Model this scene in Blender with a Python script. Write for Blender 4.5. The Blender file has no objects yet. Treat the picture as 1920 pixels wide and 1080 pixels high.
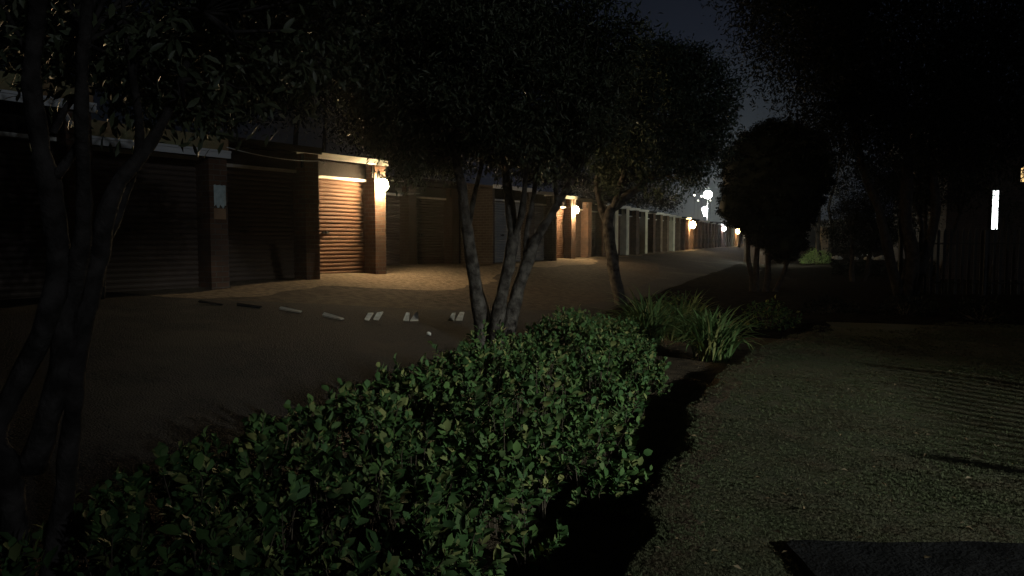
import bpy, math, random
import numpy as np
from mathutils import Vector, Matrix, noise
C = bpy.context.scene.collection
sc = bpy.context.scene
rng = np.random.default_rng(7)
random.seed(7)
R = math.radians

# ------------------------------------------------------------------ camera
F = 1386.0; PITCH = math.atan(90.0 / F); CAMZ = 1.5
cd = bpy.data.cameras.new('camera'); cam = bpy.data.objects.new('camera', cd); C.objects.link(cam)
cam.location = (0, 0, CAMZ); cam.rotation_euler = (R(90) - PITCH, 0, 0)
cd.sensor_width = 36; cd.lens = 36 * F / 1920; cd.clip_end = 4000; cd.clip_start = 0.05
sc.camera = cam

def W(px, py, Y):
    """the point seen at photo pixel (px,py) at world depth Y"""
    a = (px - 960) / F; b = (540 - py) / F
    dy = math.cos(PITCH) + b * math.sin(PITCH); dz = -math.sin(PITCH) + b * math.cos(PITCH)
    k = Y / dy
    return Vector((a * k, Y, CAMZ + dz * k))

# ------------------------------------------------------------------ the lie of the land
D = np.array([0.371, 0.9286]); N = np.array([-0.9286, 0.371])     # along the row, towards the garages
def st(x, y): return x * D[0] + y * D[1], x * N[0] + y * N[1]
def xy(s, t): return s * D[0] + t * N[0], s * D[1] + t * N[1]
def lip(s):
    s = np.asarray(s, float)
    return np.interp(s, [-8, 0, 3.2, 5.6, 7.4, 9.5, 11.5, 13.2, 30, 200], [.7, .72, .74, .86, .93, .78, .5, -.1, -.9, -.9]) + .05 * np.sin(s * 3.1) + .03 * np.sin(s * 7.7 + 1)
def gz(x, y):
    x = np.asarray(x, float); y = np.asarray(y, float)
    s, t = st(x, y); L = lip(s)
    drop = .30 * np.interp(s, [-5, 4, 7.5, 13, 16], [1, 1, .66, .5, .12])
    far = np.interp(s, [14, 26], [0, 1])
    k = np.clip((t - L + .03) / .13, 0, 1); k = k * k * (3 - 2 * k)
    z = -drop * k
    z = z + np.interp(t, [2.6, 3.9, 8.3, 9.2], [0, drop.mean() * 0 + .16, .70, .76]) + (drop * np.clip((t - 2.6) / 3, 0, 1)) * 1.0 * k
    z = z + .012 * np.sin(x * 1.7 + y * .6) + .010 * np.sin(y * 2.3 - x * .8) + .03 * np.sin(x * .31) * np.sin(y * .27)
    return z
def GZ(x, y): return float(gz(x, y))
def GXY(px, Y):
    x = (px - 960) / F * Y
    return x, Y

# ------------------------------------------------------------------ materials
def mat(name, col, rough=.8, spec=.3, var=None, scale=6., bump=0., bscale=40., island=None, detail=5, metal=0.):
    m = bpy.data.materials.new(name); m.use_nodes = True
    nt = m.node_tree; b = nt.nodes['Principled BSDF']
    b.inputs['Roughness'].default_value = rough; b.inputs['Specular IOR Level'].default_value = spec
    b.inputs['Metallic'].default_value = metal
    b.inputs['Base Color'].default_value = (*col, 1)
    tc = nt.nodes.new('ShaderNodeTexCoord')
    if island:                                   # each leaf / blade its own colour
        g = nt.nodes.new('ShaderNodeNewGeometry'); r = nt.nodes.new('ShaderNodeValToRGB')
        nt.links.new(g.outputs['Random Per Island'], r.inputs[0])
        cs = [col] + island
        r.color_ramp.elements[0].color = (*cs[0], 1); r.color_ramp.elements[1].color = (*cs[-1], 1)
        for i in range(1, len(cs) - 1):
            e = r.color_ramp.elements.new(i / (len(cs) - 1)); e.color = (*cs[i], 1)
        nt.links.new(r.outputs[0], b.inputs['Base Color'])
    elif var:
        n = nt.nodes.new('ShaderNodeTexNoise'); n.inputs['Scale'].default_value = scale; n.inputs['Detail'].default_value = detail
        nt.links.new(tc.outputs['Object'], n.inputs['Vector'])
        r = nt.nodes.new('ShaderNodeValToRGB'); r.color_ramp.elements[0].position = .36; r.color_ramp.elements[1].position = .64
        r.color_ramp.elements[0].color = (*col, 1); r.color_ramp.elements[1].color = (*var, 1)
        nt.links.new(n.outputs[0], r.inputs[0]); nt.links.new(r.outputs[0], b.inputs['Base Color'])
    if bump:
        n2 = nt.nodes.new('ShaderNodeTexNoise'); n2.inputs['Scale'].default_value = bscale; n2.inputs['Detail'].default_value = 6
        nt.links.new(tc.outputs['Object'], n2.inputs['Vector'])
        bm_ = nt.nodes.new('ShaderNodeBump'); bm_.inputs['Strength'].default_value = bump; bm_.inputs['Distance'].default_value = .03
        nt.links.new(n2.outputs[0], bm_.inputs['Height']); nt.links.new(bm_.outputs[0], b.inputs['Normal'])
    return m

def brick_mat(name, c1, c2, mortar):
    m = mat(name, c1, .85, .2); nt = m.node_tree; b = nt.nodes['Principled BSDF']
    tc = nt.nodes.new('ShaderNodeTexCoord'); sp = nt.nodes.new('ShaderNodeSeparateXYZ'); ad = nt.nodes.new('ShaderNodeMath'); cb = nt.nodes.new('ShaderNodeCombineXYZ')
    nt.links.new(tc.outputs['Object'], sp.inputs[0]); nt.links.new(sp.outputs[0], ad.inputs[0]); nt.links.new(sp.outputs[1], ad.inputs[1])
    nt.links.new(ad.outputs[0], cb.inputs[0]); nt.links.new(sp.outputs[2], cb.inputs[1])
    br = nt.nodes.new('ShaderNodeTexBrick'); br.inputs['Scale'].default_value = 1
    br.inputs['Brick Width'].default_value = .23; br.inputs['Row Height'].default_value = .085; br.inputs['Mortar Size'].default_value = .008
    br.inputs['Color1'].default_value = (*c1, 1); br.inputs['Color2'].default_value = (*c2, 1); br.inputs['Mortar'].default_value = (*mortar, 1)
    nt.links.new(cb.outputs[0], br.inputs['Vector'])
    n = nt.nodes.new('ShaderNodeTexNoise'); n.inputs['Scale'].default_value = 3.; n.inputs['Detail'].default_value = 6
    nt.links.new(tc.outputs['Object'], n.inputs['Vector'])
    mx = nt.nodes.new('ShaderNodeMix'); mx.data_type = 'RGBA'; mx.blend_type = 'MULTIPLY'; mx.inputs[0].default_value = .6
    nt.links.new(br.outputs['Color'], mx.inputs[6]); nt.links.new(n.outputs[0], mx.inputs[7])
    nt.links.new(mx.outputs[2], b.inputs['Base Color'])
    bp = nt.nodes.new('ShaderNodeBump'); bp.inputs['Strength'].default_value = .9; bp.inputs['Distance'].default_value = .015; bp.invert = True
    nt.links.new(br.outputs['Fac'], bp.inputs['Height']); nt.links.new(bp.outputs[0], b.inputs['Normal'])
    return m

def emit(name, col, s):
    m = bpy.data.materials.new(name); m.use_nodes = True; nt = m.node_tree
    nt.nodes.clear(); e = nt.nodes.new('ShaderNodeEmission'); o = nt.nodes.new('ShaderNodeOutputMaterial')
    e.inputs[0].default_value = (*col, 1); e.inputs[1].default_value = s; nt.links.new(e.outputs[0], o.inputs[0])
    return m

M = dict(
    lawn=mat('lawn soil', (.056, .062, .036), .95, .1, (.074, .068, .044), 3.5, .8, 60),
    mulch=mat('dark mulch', (.010, .009, .007), .98, .0, (.024, .020, .016), 5, .9, 30),
    bed=mat('bed soil', (.050, .036, .025), .95, .1, (.10, .075, .05), 5, .9, 45),
    road=mat('asphalt road', (.013, .0125, .014), .95, .05, (.032, .030, .031), 34, .9, 60, detail=9),
    drive=mat('worn drive', (.020, .016, .013), .95, .05, (.052, .041, .033), 7., .9, 45, detail=14),  # drive colour lowered so the lamp pools fall off faster
    apron=mat('paved apron', (.070, .054, .040), .95, .05, (.15, .118, .086), 11., .9, 50, detail=14),  # paved strip; its paler colour also carries part of the lamp pools
    yard=mat('yard earth', (.05, .045, .035), .95, .1, (.09, .08, .06), 2, .5, 20),
    hill=mat('hill', (.02, .022, .02), .95, .1),
    brick=brick_mat('brick', (.17, .09, .055), (.10, .052, .035), (.15, .13, .11)),
    greybrick=brick_mat('grey brick', (.085, .065, .052), (.06, .046, .038), (.11, .10, .09)),
    darkbrick=brick_mat('dark brick', (.05, .03, .02), (.04, .025, .018), (.05, .045, .04)),  # darker copy of the brick, also used as shade on the set-back garages
    plaster=mat('pale plaster', (.70, .66, .50), .8, .2, (.56, .53, .40), 3, .2, 30),  # light on the far garage pillars put into a paler colour
    brick2=brick_mat('pale brick', (.30, .20, .12), (.22, .15, .09), (.22, .20, .17)),
    door=mat('brown door paint', (.120, .064, .040), .65, .12, (.10, .052, .033), 3, .05, 30),
    paledoor=mat('pale door paint', (.27, .265, .25), .65, .12, (.23, .225, .21), 3, .05, 30),
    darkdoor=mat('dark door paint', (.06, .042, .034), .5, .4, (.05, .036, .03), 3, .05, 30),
    white=mat('white paint', (.66, .63, .57), .5, .4, (.52, .49, .43), 4, .1, 30),
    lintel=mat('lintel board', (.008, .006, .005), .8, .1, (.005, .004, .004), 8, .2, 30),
    roof=mat('roof sheet', (.06, .045, .04), .7, .3, (.045, .035, .03), 2, .2, 20),
    mossy=mat('mossy concrete', (.19, .19, .10), .9, .2, (.24, .15, .08), 2.2, .4, 25),  # greenish to brown blotches on the parapet strip
    gutter=mat('gutter', (.50, .50, .50), .4, .5),
    metal=mat('dark metal', (.03, .03, .03), .4, .5, metal=.6),
    fence=mat('fence paint', (.012, .012, .013), .7, .2),
    bark=mat('bark', (.024, .020, .018), .95, .1, (.100, .088, .078), 9, .9, 22),
    nearbark=mat('near bark', (.022, .019, .017), .95, .1, (.062, .054, .05), 9, .9, 22),
    darkbark=mat('dark bark', (.012, .010, .009), .95, .1, (.026, .022, .02), 9, .8, 22),
    leafhedge=mat('hedge leaves', (.032, .072, .024), .65, .08, island=[(.052, .108, .034), (.086, .150, .044), (.058, .116, .048), (.10, .145, .055), (.22, .225, .08)]),
    leaftree=mat('tree leaves', (.050, .062, .034), .5, .3, island=[(.066, .080, .042), (.078, .092, .046), (.084, .096, .05), (.19, .195, .135)]),
    leaftree2=mat('olive leaves', (.034, .052, .032), .6, .15, island=[(.044, .066, .040), (.054, .074, .046), (.12, .135, .09)]),
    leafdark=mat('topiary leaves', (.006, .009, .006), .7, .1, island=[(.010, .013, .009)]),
    leafwisp=mat('feathery leaves', (.09, .085, .06), .7, .2, island=[(.12, .11, .08), (.15, .14, .09)]),
    leafbush=mat('bright bush leaves', (.13, .22, .05), .6, .2, island=[(.18, .27, .08), (.25, .30, .12)]),
    strap=mat('strap leaves', (.08, .15, .05), .5, .3, island=[(.10, .18, .06), (.12, .20, .07), (.13, .21, .075), (.28, .28, .10)]),
    dry=mat('dry leaves', (.10, .07, .04), .8, .2, island=[(.15, .11, .06), (.17, .12, .07), (.19, .15, .10)]),
    grass=mat('grass blades', (.074, .090, .046), .9, .05, island=[(.084, .100, .052), (.092, .104, .058), (.100, .104, .060)]),
    stem=mat('woody stems', (.07, .055, .04), .8, .2),
    whitestone=mat('white painted concrete', (.50, .46, .39), .9, .1, (.30, .27, .23), 14, .6, 40),
    concrete=mat('concrete', (.24, .22, .19), .85, .2, (.26, .24, .21), 7, .4, 40),
    slab=mat('slab', (.010, .010, .0105), 1., .0, (.019, .019, .020), 5, .5, 50),
    paper=mat('paper notice', (.52, .60, .58), .7, .2, (.40, .48, .47), 14),
    stone=mat('pale stone', (.6, .58, .54), .8, .2, (.45, .43, .40), 8, .4, 20),
    dullstone=mat('dull stone', (.16, .155, .14), .95, .1, (.34, .33, .30), 6, .6, 9),
    plate=mat('bare brick patch', (.36, .22, .12), .9, .2, (.28, .17, .10), 6, .4, 30),
    warm=emit('warm globe', (1., .73, .39), 1060.),
    warmfar=emit('warm far globe', (1., .70, .33), 260.),
    cool=emit('cool globe', (.86, .90, 1.), 150.),
    street=emit('street globe', (.95, 1., .92), 90.),
    town=emit('town lamp', (1., .93, .78), 9.),
    garden=emit('garden globe', (.95, 1., .80), 1800.),
    winw=emit('lit window white', (.93, 1., .97), 3.2),
    winy=emit('lit window yellow', (1., .66, .27), 1.1),
)

def patchy(m, col, scale, lo, hi):               # worn patches of another colour across a lawn
    nt = m.node_tree; b = nt.nodes['Principled BSDF']; src = b.inputs['Base Color'].links[0].from_socket
    tc = nt.nodes.new('ShaderNodeTexCoord'); n = nt.nodes.new('ShaderNodeTexNoise'); n.inputs['Scale'].default_value = scale; n.inputs['Detail'].default_value = 8; n.inputs['Roughness'].default_value = .65
    r = nt.nodes.new('ShaderNodeMapRange'); r.inputs['From Min'].default_value = lo; r.inputs['From Max'].default_value = hi
    mx = nt.nodes.new('ShaderNodeMix'); mx.data_type = 'RGBA'; mx.inputs[7].default_value = (*col, 1)
    nt.links.new(tc.outputs['Object'], n.inputs['Vector']); nt.links.new(n.outputs[0], r.inputs['Value']); nt.links.new(r.outputs[0], mx.inputs[0])
    nt.links.new(src, mx.inputs[6]); nt.links.new(mx.outputs[2], b.inputs['Base Color'])
patchy(M['grass'], (.082, .062, .044), 1.3, .46, .66)
patchy(M['road'], (.040, .037, .034), .45, .5, .62)
patchy(M['brick'], (.05, .035, .028), .9, .45, .75)
# ------------------------------------------------------------------ mesh helpers
class MB:
    def __init__(s): s.v = []; s.f = []
    def add(s, v, f):
        o = len(s.v); s.v += [tuple(p) for p in v]; s.f += [tuple(i + o for i in q) for q in f]; return s
    def box(s, x0, x1, y0, y1, z0, z1):
        v = [(x, y, z) for z in (z0, z1) for y in (y0, y1) for x in (x0, x1)]
        return s.add(v, [(0, 2, 3, 1), (4, 5, 7, 6), (0, 1, 5, 4), (2, 6, 7, 3), (0, 4, 6, 2), (1, 3, 7, 5)])
    def tube(s, pts, rad, n=8, wob=0.):
        pts = [Vector(p) for p in pts]; v = []; f = []
        for i, p in enumerate(pts):
            d = (pts[min(i + 1, len(pts) - 1)] - pts[max(i - 1, 0)]).normalized()
            a = d.cross(Vector((.31, .87, .39))).normalized(); b = d.cross(a)
            r = rad[i] if hasattr(rad, '__len__') else rad
            for k in range(n):
                an = 2 * math.pi * k / n
                q = p + (a * math.cos(an) + b * math.sin(an)) * r
                if wob: q = q + (q - p) * wob * noise.noise(q * 7)
                v.append(q)
        for i in range(len(pts) - 1):
            for k in range(n):
                f.append((i * n + k, i * n + (k + 1) % n, (i + 1) * n + (k + 1) % n, (i + 1) * n + k))
        f.append(tuple(range(n))[::-1]); f.append(tuple((len(pts) - 1) * n + k for k in range(n)))
        return s.add(v, f)
    def lathe(s, prof, n=16, c=(0, 0, 0)):
        v = []; f = []
        for r, z in prof:
            for k in range(n):
                an = 2 * math.pi * k / n; v.append((c[0] + r * math.cos(an), c[1] + r * math.sin(an), c[2] + z))
        for i in range(len(prof) - 1):
            for k in range(n): f.append((i * n + k, i * n + (k + 1) % n, (i + 1) * n + (k + 1) % n, (i + 1) * n + k))
        f.append(tuple(range(n))[::-1]); f.append(tuple((len(prof) - 1) * n + k for k in range(n)))
        return s.add(v, f)
    def build(s, name, m, parent=None, smooth=False):
        me = bpy.data.meshes.new(name); me.from_pydata(s.v, [], s.f); me.validate()
        me.materials.append(m)
        if smooth: me.polygons.foreach_set('use_smooth', [True] * len(me.polygons))
        o = bpy.data.objects.new(name, me); C.objects.link(o)
        if parent: o.parent = parent
        return o

def npmesh(name, V, Fq, m, parent=None, smooth=False):
    """V (n,3), Fq list of (k,3)/(k,4) index arrays"""
    me = bpy.data.meshes.new(name)
    loops = np.concatenate([a.ravel() for a in Fq]); tot = np.concatenate([np.full(len(a), a.shape[1]) for a in Fq])
    me.vertices.add(len(V)); me.vertices.foreach_set('co', np.ascontiguousarray(V, dtype=np.float32).ravel())
    me.loops.add(len(loops)); me.loops.foreach_set('vertex_index', loops.astype(np.int32))
    me.polygons.add(len(tot)); me.polygons.foreach_set('loop_start', np.concatenate([[0], np.cumsum(tot)[:-1]]).astype(np.int32))
    me.update(calc_edges=True)
    if smooth: me.polygons.foreach_set('use_smooth', np.ones(len(tot), bool))
    me.materials.append(m); o = bpy.data.objects.new(name, me); C.objects.link(o)
    if parent: o.parent = parent
    return o

def tag(o, label=None, cat=None, group=None, kind=None):
    if label: o['label'] = label
    if cat: o['category'] = cat
    if group: o['group'] = group
    if kind: o['kind'] = kind
    return o
def thing(name, label, cat, loc=(0, 0, 0), rz=0, group=None):
    o = bpy.data.objects.new(name, None); C.objects.link(o); o.location = loc; o.rotation_euler = (0, 0, rz)
    o.empty_display_size = .2
    return tag(o, label, cat, group)
def kids(o): return [c for c in bpy.data.objects if c.parent == o]
def copy_tree(o, parent=None):
    c = o.copy(); C.objects.link(c)
    if parent: c.parent = parent
    for ch in kids(o): copy_tree(ch, c)
    return c
def unit(v): return v / (np.linalg.norm(v, axis=-1, keepdims=True) + 1e-9)

def leaves(P, A, Nn, L, Wd, fold=.25, curl=.15, full=False):
    """leaf blades: base P, axis A, normal Nn, length L, width Wd (arrays) -> V, faces"""
    A = unit(A); B = unit(np.cross(A, Nn)); Nn = np.cross(B, A); n = len(P)
    L = np.broadcast_to(L, n)[:, None]; Wd = np.broadcast_to(Wd, n)[:, None]
    if full:
        rows = [(0, 0), (.33, .85), (.68, .95), (1, 0)]
        m1 = P + A * L * .33 ; m2 = P + A * L * .68 - Nn * L * curl * .4; tip = P + A * L - Nn * L * curl
        up = Nn * Wd * fold * .5
        l1 = m1 - B * Wd * .42 + up; r1 = m1 + B * Wd * .42 + up; l2 = m2 - B * Wd * .48 + up; r2 = m2 + B * Wd * .48 + up
        V = np.stack([P, l1, m1, r1, l2, m2, r2, tip], 1).reshape(-1, 3); o = (np.arange(n) * 8)[:, None]
        T = np.concatenate([o + np.array([0, 2, 1]), o + np.array([0, 3, 2]), o + np.array([4, 5, 7]), o + np.array([5, 6, 7])])
        Q = np.concatenate([o + np.array([1, 2, 5, 4]), o + np.array([2, 3, 6, 5])])
        return V, [T, Q]
    mid = P + A * L * .5 + Nn * Wd * fold
    l = mid - B * Wd * .5; r = mid + B * Wd * .5; tip = P + A * L - Nn * L * curl
    V = np.stack([P, l, tip, r], 1).reshape(-1, 3); o = (np.arange(n) * 4)[:, None]
    return V, [o + np.array([0, 2, 1]), o + np.array([0, 3, 2])]

def randdir(n): return unit(rng.normal(size=(n, 3)))

def crown_points(center, rad, nclump, per, clump=.28, inner=.5, low=-1., mod=1.):
    d = randdir(nclump * 3); d = d[d[:, 2] > low][:nclump]
    r = inner + (1 - inner) * rng.random(len(d)) ** .5
    r *= 1 + mod * (.10 * np.sin(d[:, 0] * 5 + 1.3) * np.sin(d[:, 1] * 4 + .5) + .07 * np.sin(d[:, 2] * 9 + d[:, 0] * 6))
    c = np.array(center) + d * r[:, None] * np.array(rad)
    P = np.repeat(c, per, 0) + rng.normal(size=(len(c) * per, 3)) * clump * np.array([1, 1, .8])
    out = np.repeat(d, per, 0)
    return P, out, c

# ------------------------------------------------------------------ setting
def sheet(name, m, s0, s1, t0f, t1f, ns, nt, lift=0., svals=None):
    S = np.linspace(s0, s1, ns) if svals is None else svals; ns = len(S)
    U = np.linspace(0, 1, nt)
    t0 = t0f(S)[:, None]; t1 = t1f(S)[:, None]
    T = t0 + (t1 - t0) * U[None]; SS = np.repeat(S[:, None], nt, 1)
    X, Y = xy(SS, T); Z = gz(X, Y) + lift
    V = np.stack([X, Y, Z], -1).reshape(-1, 3)
    i = np.arange((ns - 1))[:, None] * nt + np.arange(nt - 1)[None]; i = i.ravel()
    o = npmesh(name, V, [np.stack([i, i + nt, i + nt + 1, i + 1], 1)], m, smooth=True)
    o['kind'] = 'structure'; return o
SV = np.concatenate([np.linspace(-14, 0, 30), np.linspace(.1, 16, 200), np.linspace(16.3, 60, 90), np.linspace(61, 175, 60)])
cst = lambda v: (lambda S: np.full(len(S), float(v)))
sheet('lawn', M['lawn'], 0, 0, cst(-60), lambda S: lip(S) - .25, 0, 60, svals=SV[SV < 14.9])
sheet('mulch_bed', M['mulch'], 0, 0, lambda S: np.where(S < 14.85, lip(S) - .25, -60.), cst(3.7), 0, 80, svals=SV[SV > 12.95], lift=-.002)
sheet('planting_bed', M['bed'], 0, 0, lambda S: lip(S) - .25, cst(3.7), 0, 40, svals=SV[SV < 13.1])
def drive_edge(S): return np.interp(S, [-14, 7.3, 7.9, 9., 11., 13.2, 16, 25, 33, 36, 175], [12.2, 12.2, 8.4, 7.1, 5.45, 4.5, 4.1, 4.6, 6.2, 8.0, 8.2])
sheet('road', M['road'], 0, 0, cst(3.7), drive_edge, 0, 40, svals=SV)
def apron_edge(S): return np.maximum(drive_edge(S) + .02, np.interp(S, [-14, 6, 9, 11.4, 13.4, 16, 20, 27, 30, 175], [8.2, 8.2, 8.0, 7.75, 6.5, 6.9, 8.1, 7.3, 8.3, 8.4]) + .12 * np.sin(S * 1.9) + .06 * np.sin(S * 5.3))  # paving edge, swelling towards the road under the lamps like their pools
sheet('driveway', M['drive'], 0, 0, drive_edge, apron_edge, 0, 30, svals=SV)
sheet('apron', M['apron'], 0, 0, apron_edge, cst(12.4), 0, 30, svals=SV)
sheet('yard', M['yard'], 0, 0, cst(12.4), cst(70), 0, 20, svals=SV)
b = MB(); b.add([(-1500, -1500, -.75), (1500, -1500, -.75), (1500, 1500, -.75), (-1500, 1500, -.75)], [(0, 1, 2, 3)])
tag(b.build('ground', M['yard']), kind='structure')
# hill on the horizon
nx = 60; V = []
for j in range(8):
    for i in range(nx):
        x = -500 + i * 22; v_ = j / 7
        h = (21 + 3 * math.sin(i * .37) + 4 * math.sin(i * .13 + 1)) * math.sin(min(1, v_ * 1.1) * math.pi / 2)
        V.append((x, 330 + 170 * v_, -1 + h))
ii = (np.arange(7)[:, None] * nx + np.arange(nx - 1)[None]).ravel()
tag(npmesh('hill', np.array(V), [np.stack([ii, ii + 1, ii + nx + 1, ii + nx], 1)], M['hill'], smooth=True), kind='structure')

# ------------------------------------------------------------------ garages (sawtooth row)
PITCHS = 2.4; TF = 8.68; S0 = 14.2; WID = 2.42; ROT = R(13)
ROW = math.atan2(D[1], D[0]); A_FRONT = ROW - ROT
UX = Vector((math.cos(A_FRONT), math.sin(A_FRONT), 0)); FLOOR = .74
def make_garage(w, h, doorm, brick, parapet=False, fasc='white'):
    t = thing('garage', None, 'garage')
    rec = .35; pr = .32; pl = .12; dh = 2.08
    b = MB(); b.box(w - pr, w, 0, .5, -.6, h - .04); b.box(0, pl, 0, .5, -.6, h - .04)
    b.box(0, .11, .5, 5, -.6, h - .04); b.box(w - .11, w, .5, 5, -.6, h - .04); b.box(.11, w - .11, 4.88, 5, -.6, h - .04)
    b.build('wall', brick, t)
    # roller door with rolled slats
    b = MB(); n = 26; prof = []
    z0 = -.05
    for i in range(n):
        za = z0 + (dh - z0) * i / n; zb = z0 + (dh - z0) * (i + 1) / n; q = (zb - za)
        prof += [(rec + .022, za), (rec + .004, za + q * .25), (rec, za + q * .5), (rec + .004, za + q * .78), (rec + .022, za + q * .94)]
    prof.append((rec + .022, dh))
    v = [(x, y, z) for (y, z) in prof for x in (pl, w - pr)]
    f = [(2 * i, 2 * i + 1, 2 * i + 3, 2 * i + 2) for i in range(len(prof) - 1)]
    b.add(v, f); k = len(prof)
    b.add([(pl, rec + .05, z0), (w - pr, rec + .05, z0), (w - pr, rec + .05, dh), (pl, rec + .05, dh)], [(3, 2, 1, 0)])
    d = b.build('door', doorm, t)
    b = MB(); cx = (pl + w - pr) / 2 - .1
    b.box(cx - .09, cx + .09, rec - .02, rec + .0, .90, .935); b.box(cx - .02, cx + .02, rec - .045, rec - .02, .89, .945)
    b.build('handle', M['metal'], d)
    b = MB(); b.box(pl, pl + .035, rec - .10, rec - .004, -.02, dh); b.box(pl + .035, w - pr, rec - .10, rec - .02, dh - .055, dh - .002)
    b.box(pl + .001, pl + .09, rec - .12, rec - .10, -.03, .06)
    b.build('door_frame', M['white'], t)
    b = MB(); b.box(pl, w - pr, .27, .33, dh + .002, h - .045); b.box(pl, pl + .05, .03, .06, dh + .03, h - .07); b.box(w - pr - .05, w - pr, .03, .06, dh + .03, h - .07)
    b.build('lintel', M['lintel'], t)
    b = MB(); b.box(-.02, w + .04, -.06, -.03, h - .04, h + .075); b.box(-.02, w + .04, -.075, -.06, h + .045, h + .078)
    b.build('fascia', M[fasc], t)
    b = MB()
    b.add([(-.0, -.03, h - .035), (w + .02, -.03, h - .035), (w + .02, 5.1, h + .62), (0, 5.1, h + .62), (0, -.03, h + .03), (w + .02, -.03, h + .03), (w + .02, 5.1, h + .68), (0, 5.1, h + .68)],
          [(0, 3, 2, 1), (4, 5, 6, 7), (0, 1, 5, 4), (2, 3, 7, 6), (0, 4, 7, 3), (1, 2, 6, 5)])
    b.build('roof', M['roof'], t)
    b = MB(); b.add([(.01, .5, h - .04), (.01, 4.99, h - .04), (.01, 4.99, h + .6), (.01, .5, h + .04), (w - .01, .5, h - .04), (w - .01, 4.99, h - .04), (w - .01, 4.99, h + .6), (w - .01, .5, h + .04)],
                    [(0, 1, 2, 3), (7, 6, 5, 4), (1, 5, 6, 2)])
    b.build('gable', brick, t)
    if parapet:
        b = MB(); b.box(-.01, w + .02, -.028, .12, h + .08, h + .30); b.build('parapet', M['mossy'], t)
    return t
H = 2.42
protos = {
 'brown': make_garage(WID, H, M['door'], M['brick']),
 'pale': make_garage(WID, H, M['paledoor'], M['greybrick']),
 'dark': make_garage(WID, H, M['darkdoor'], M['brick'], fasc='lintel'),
 'mossy': make_garage(WID, 2.10, M['darkdoor'], M['brick'], True, 'gutter'),
 'mossyhigh': make_garage(WID, 2.45, M['darkdoor'], M['brick'], True, 'gutter'),
 'yellow': make_garage(WID, H, M['paledoor'], M['brick2']),
 'shadowy': make_garage(WID, H, M['darkdoor'], M['darkbrick'], fasc='lintel'),  # darkened brick and door colours stand in for shade on set-back units
 'plaster': make_garage(WID, H, M['door'], M['plaster']),
}
used = set()
SETBACK = {1: 1.9, 2: 1.9, 3: 1.7}
def corner(k):                                # right front corner of unit k
    x, y = xy(S0 + PITCHS * k, TF + SETBACK.get(k, 0)); return Vector((x, y, 0))
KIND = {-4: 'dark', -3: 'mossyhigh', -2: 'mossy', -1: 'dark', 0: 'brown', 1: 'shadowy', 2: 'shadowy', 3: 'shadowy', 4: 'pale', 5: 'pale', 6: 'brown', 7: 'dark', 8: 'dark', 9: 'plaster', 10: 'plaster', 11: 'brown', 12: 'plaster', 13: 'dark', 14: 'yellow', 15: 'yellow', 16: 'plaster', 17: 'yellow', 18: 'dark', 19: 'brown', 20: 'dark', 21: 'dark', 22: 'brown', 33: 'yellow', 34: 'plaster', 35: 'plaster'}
LAB = {-4: 'dark brick garage cut by the left edge of the photo, beyond the near tree',
 -3: 'brick garage behind the near tree with its pale gutter set higher than the next one',
 -2: 'brick garage with mossy parapet and pale gutter, left of the pillar with the notice',
 -1: 'unlit dark-doored garage between the paper notice and the brightly lit brown door',
 0: 'brick garage with brown ribbed roller door lit by the largest wall lamp',
 1: 'unlit garage just right of the brightest wall lamp, door in deep shadow',
 2: 'set-back dark garage seen just left of the four-stemmed tree trunks',
 3: 'dark-doored garage seen behind the left stem of the four-stemmed tree',
 4: 'pale-doored garage seen through the forked stems of the middle tree',
 5: 'pale grey-doored garage right of the forked stems, next to the second wall lamp',
 6: 'dim brown garage lit by the second wall lamp, with white box on its wall',
 7: 'dark garage just right of the second wall lamp, beside the leaning tree trunk'}
for k in range(-4, 40):
    kd = KIND.get(k) or ['brown', 'dark', 'yellow', 'dark', 'pale', 'brown'][k % 6]
    g = protos[kd] if kd not in used else copy_tree(protos[kd]); used.add(kd)
    c = corner(k); p = c - UX * WID
    g.location = (p.x, p.y, FLOOR); g.rotation_euler = (0, 0, A_FRONT)
    g['group'] = 'brick garages in the receding row'
    if k in LAB: g['label'] = LAB[k]
    elif k == 19: g['label'] = 'far brick garage carrying the small third warm wall lamp'
    elif k == 29: g['label'] = 'far garage under the small violet-white lamp at the eaves'
    elif k == 36: g['label'] = 'farthest lit garage carrying the last warm wall lamp of the row'
    elif k < 15: g['label'] = 'garage with pale lit pillars seen between the leaning tree and the third wall lamp'
    elif k < 19: g['label'] = 'narrow far garage in the lit stretch just before the third wall lamp'
    elif k < 29: g['label'] = 'far dark garage between the third warm lamp and the violet-white lamp'
    elif k < 36: g['label'] = 'far narrow garage between the violet-white lamp and the last warm lamp'
    else: g['label'] = 'dark garage past the last lamp of the row, behind the round tree'

# ------------------------------------------------------------------ wall lamps
def globe_mb(r, c=(0, 0, 0), zs=1.15):
    return MB().lathe([(r * math.sin(a), -r * zs * math.cos(a)) for a in np.linspace(.12, math.pi - .12, 12)], 18, c)
def wall_lamp(k, label, m, z=1.95, r=.112, dx=-.2):
    c = corner(k); nrm = Vector((math.sin(A_FRONT), -math.cos(A_FRONT), 0))
    p = c + UX * dx; t = thing('wall_lamp', label, 'wall lamp', (p.x, p.y, FLOOR + z), A_FRONT, 'lamps along the garage row')
    b = MB(); b.box(-.05, .05, -.02, -.002, .06, .26); b.tube([(0, -.02, .22), (0, -.11, .22), (0, -.135, .19)], .014, 8)
    b.lathe([(.02, .20), (.07, .17), (.075, .12)], 14, (0, -.135, 0)); b.build('bracket', M['metal'], t)
    globe_mb(r, (0, -max(.135, r + .02), 0)).build('globe', m, t, True)
    return t
wall_lamp(0, 'glowing warm globe on the brick pillar beside the ribbed brown door', M['warm'])
wall_lamp(6, 'second glowing warm lamp, between the forked tree and the leaning trunk', M['warm'], r=.115)
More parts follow.
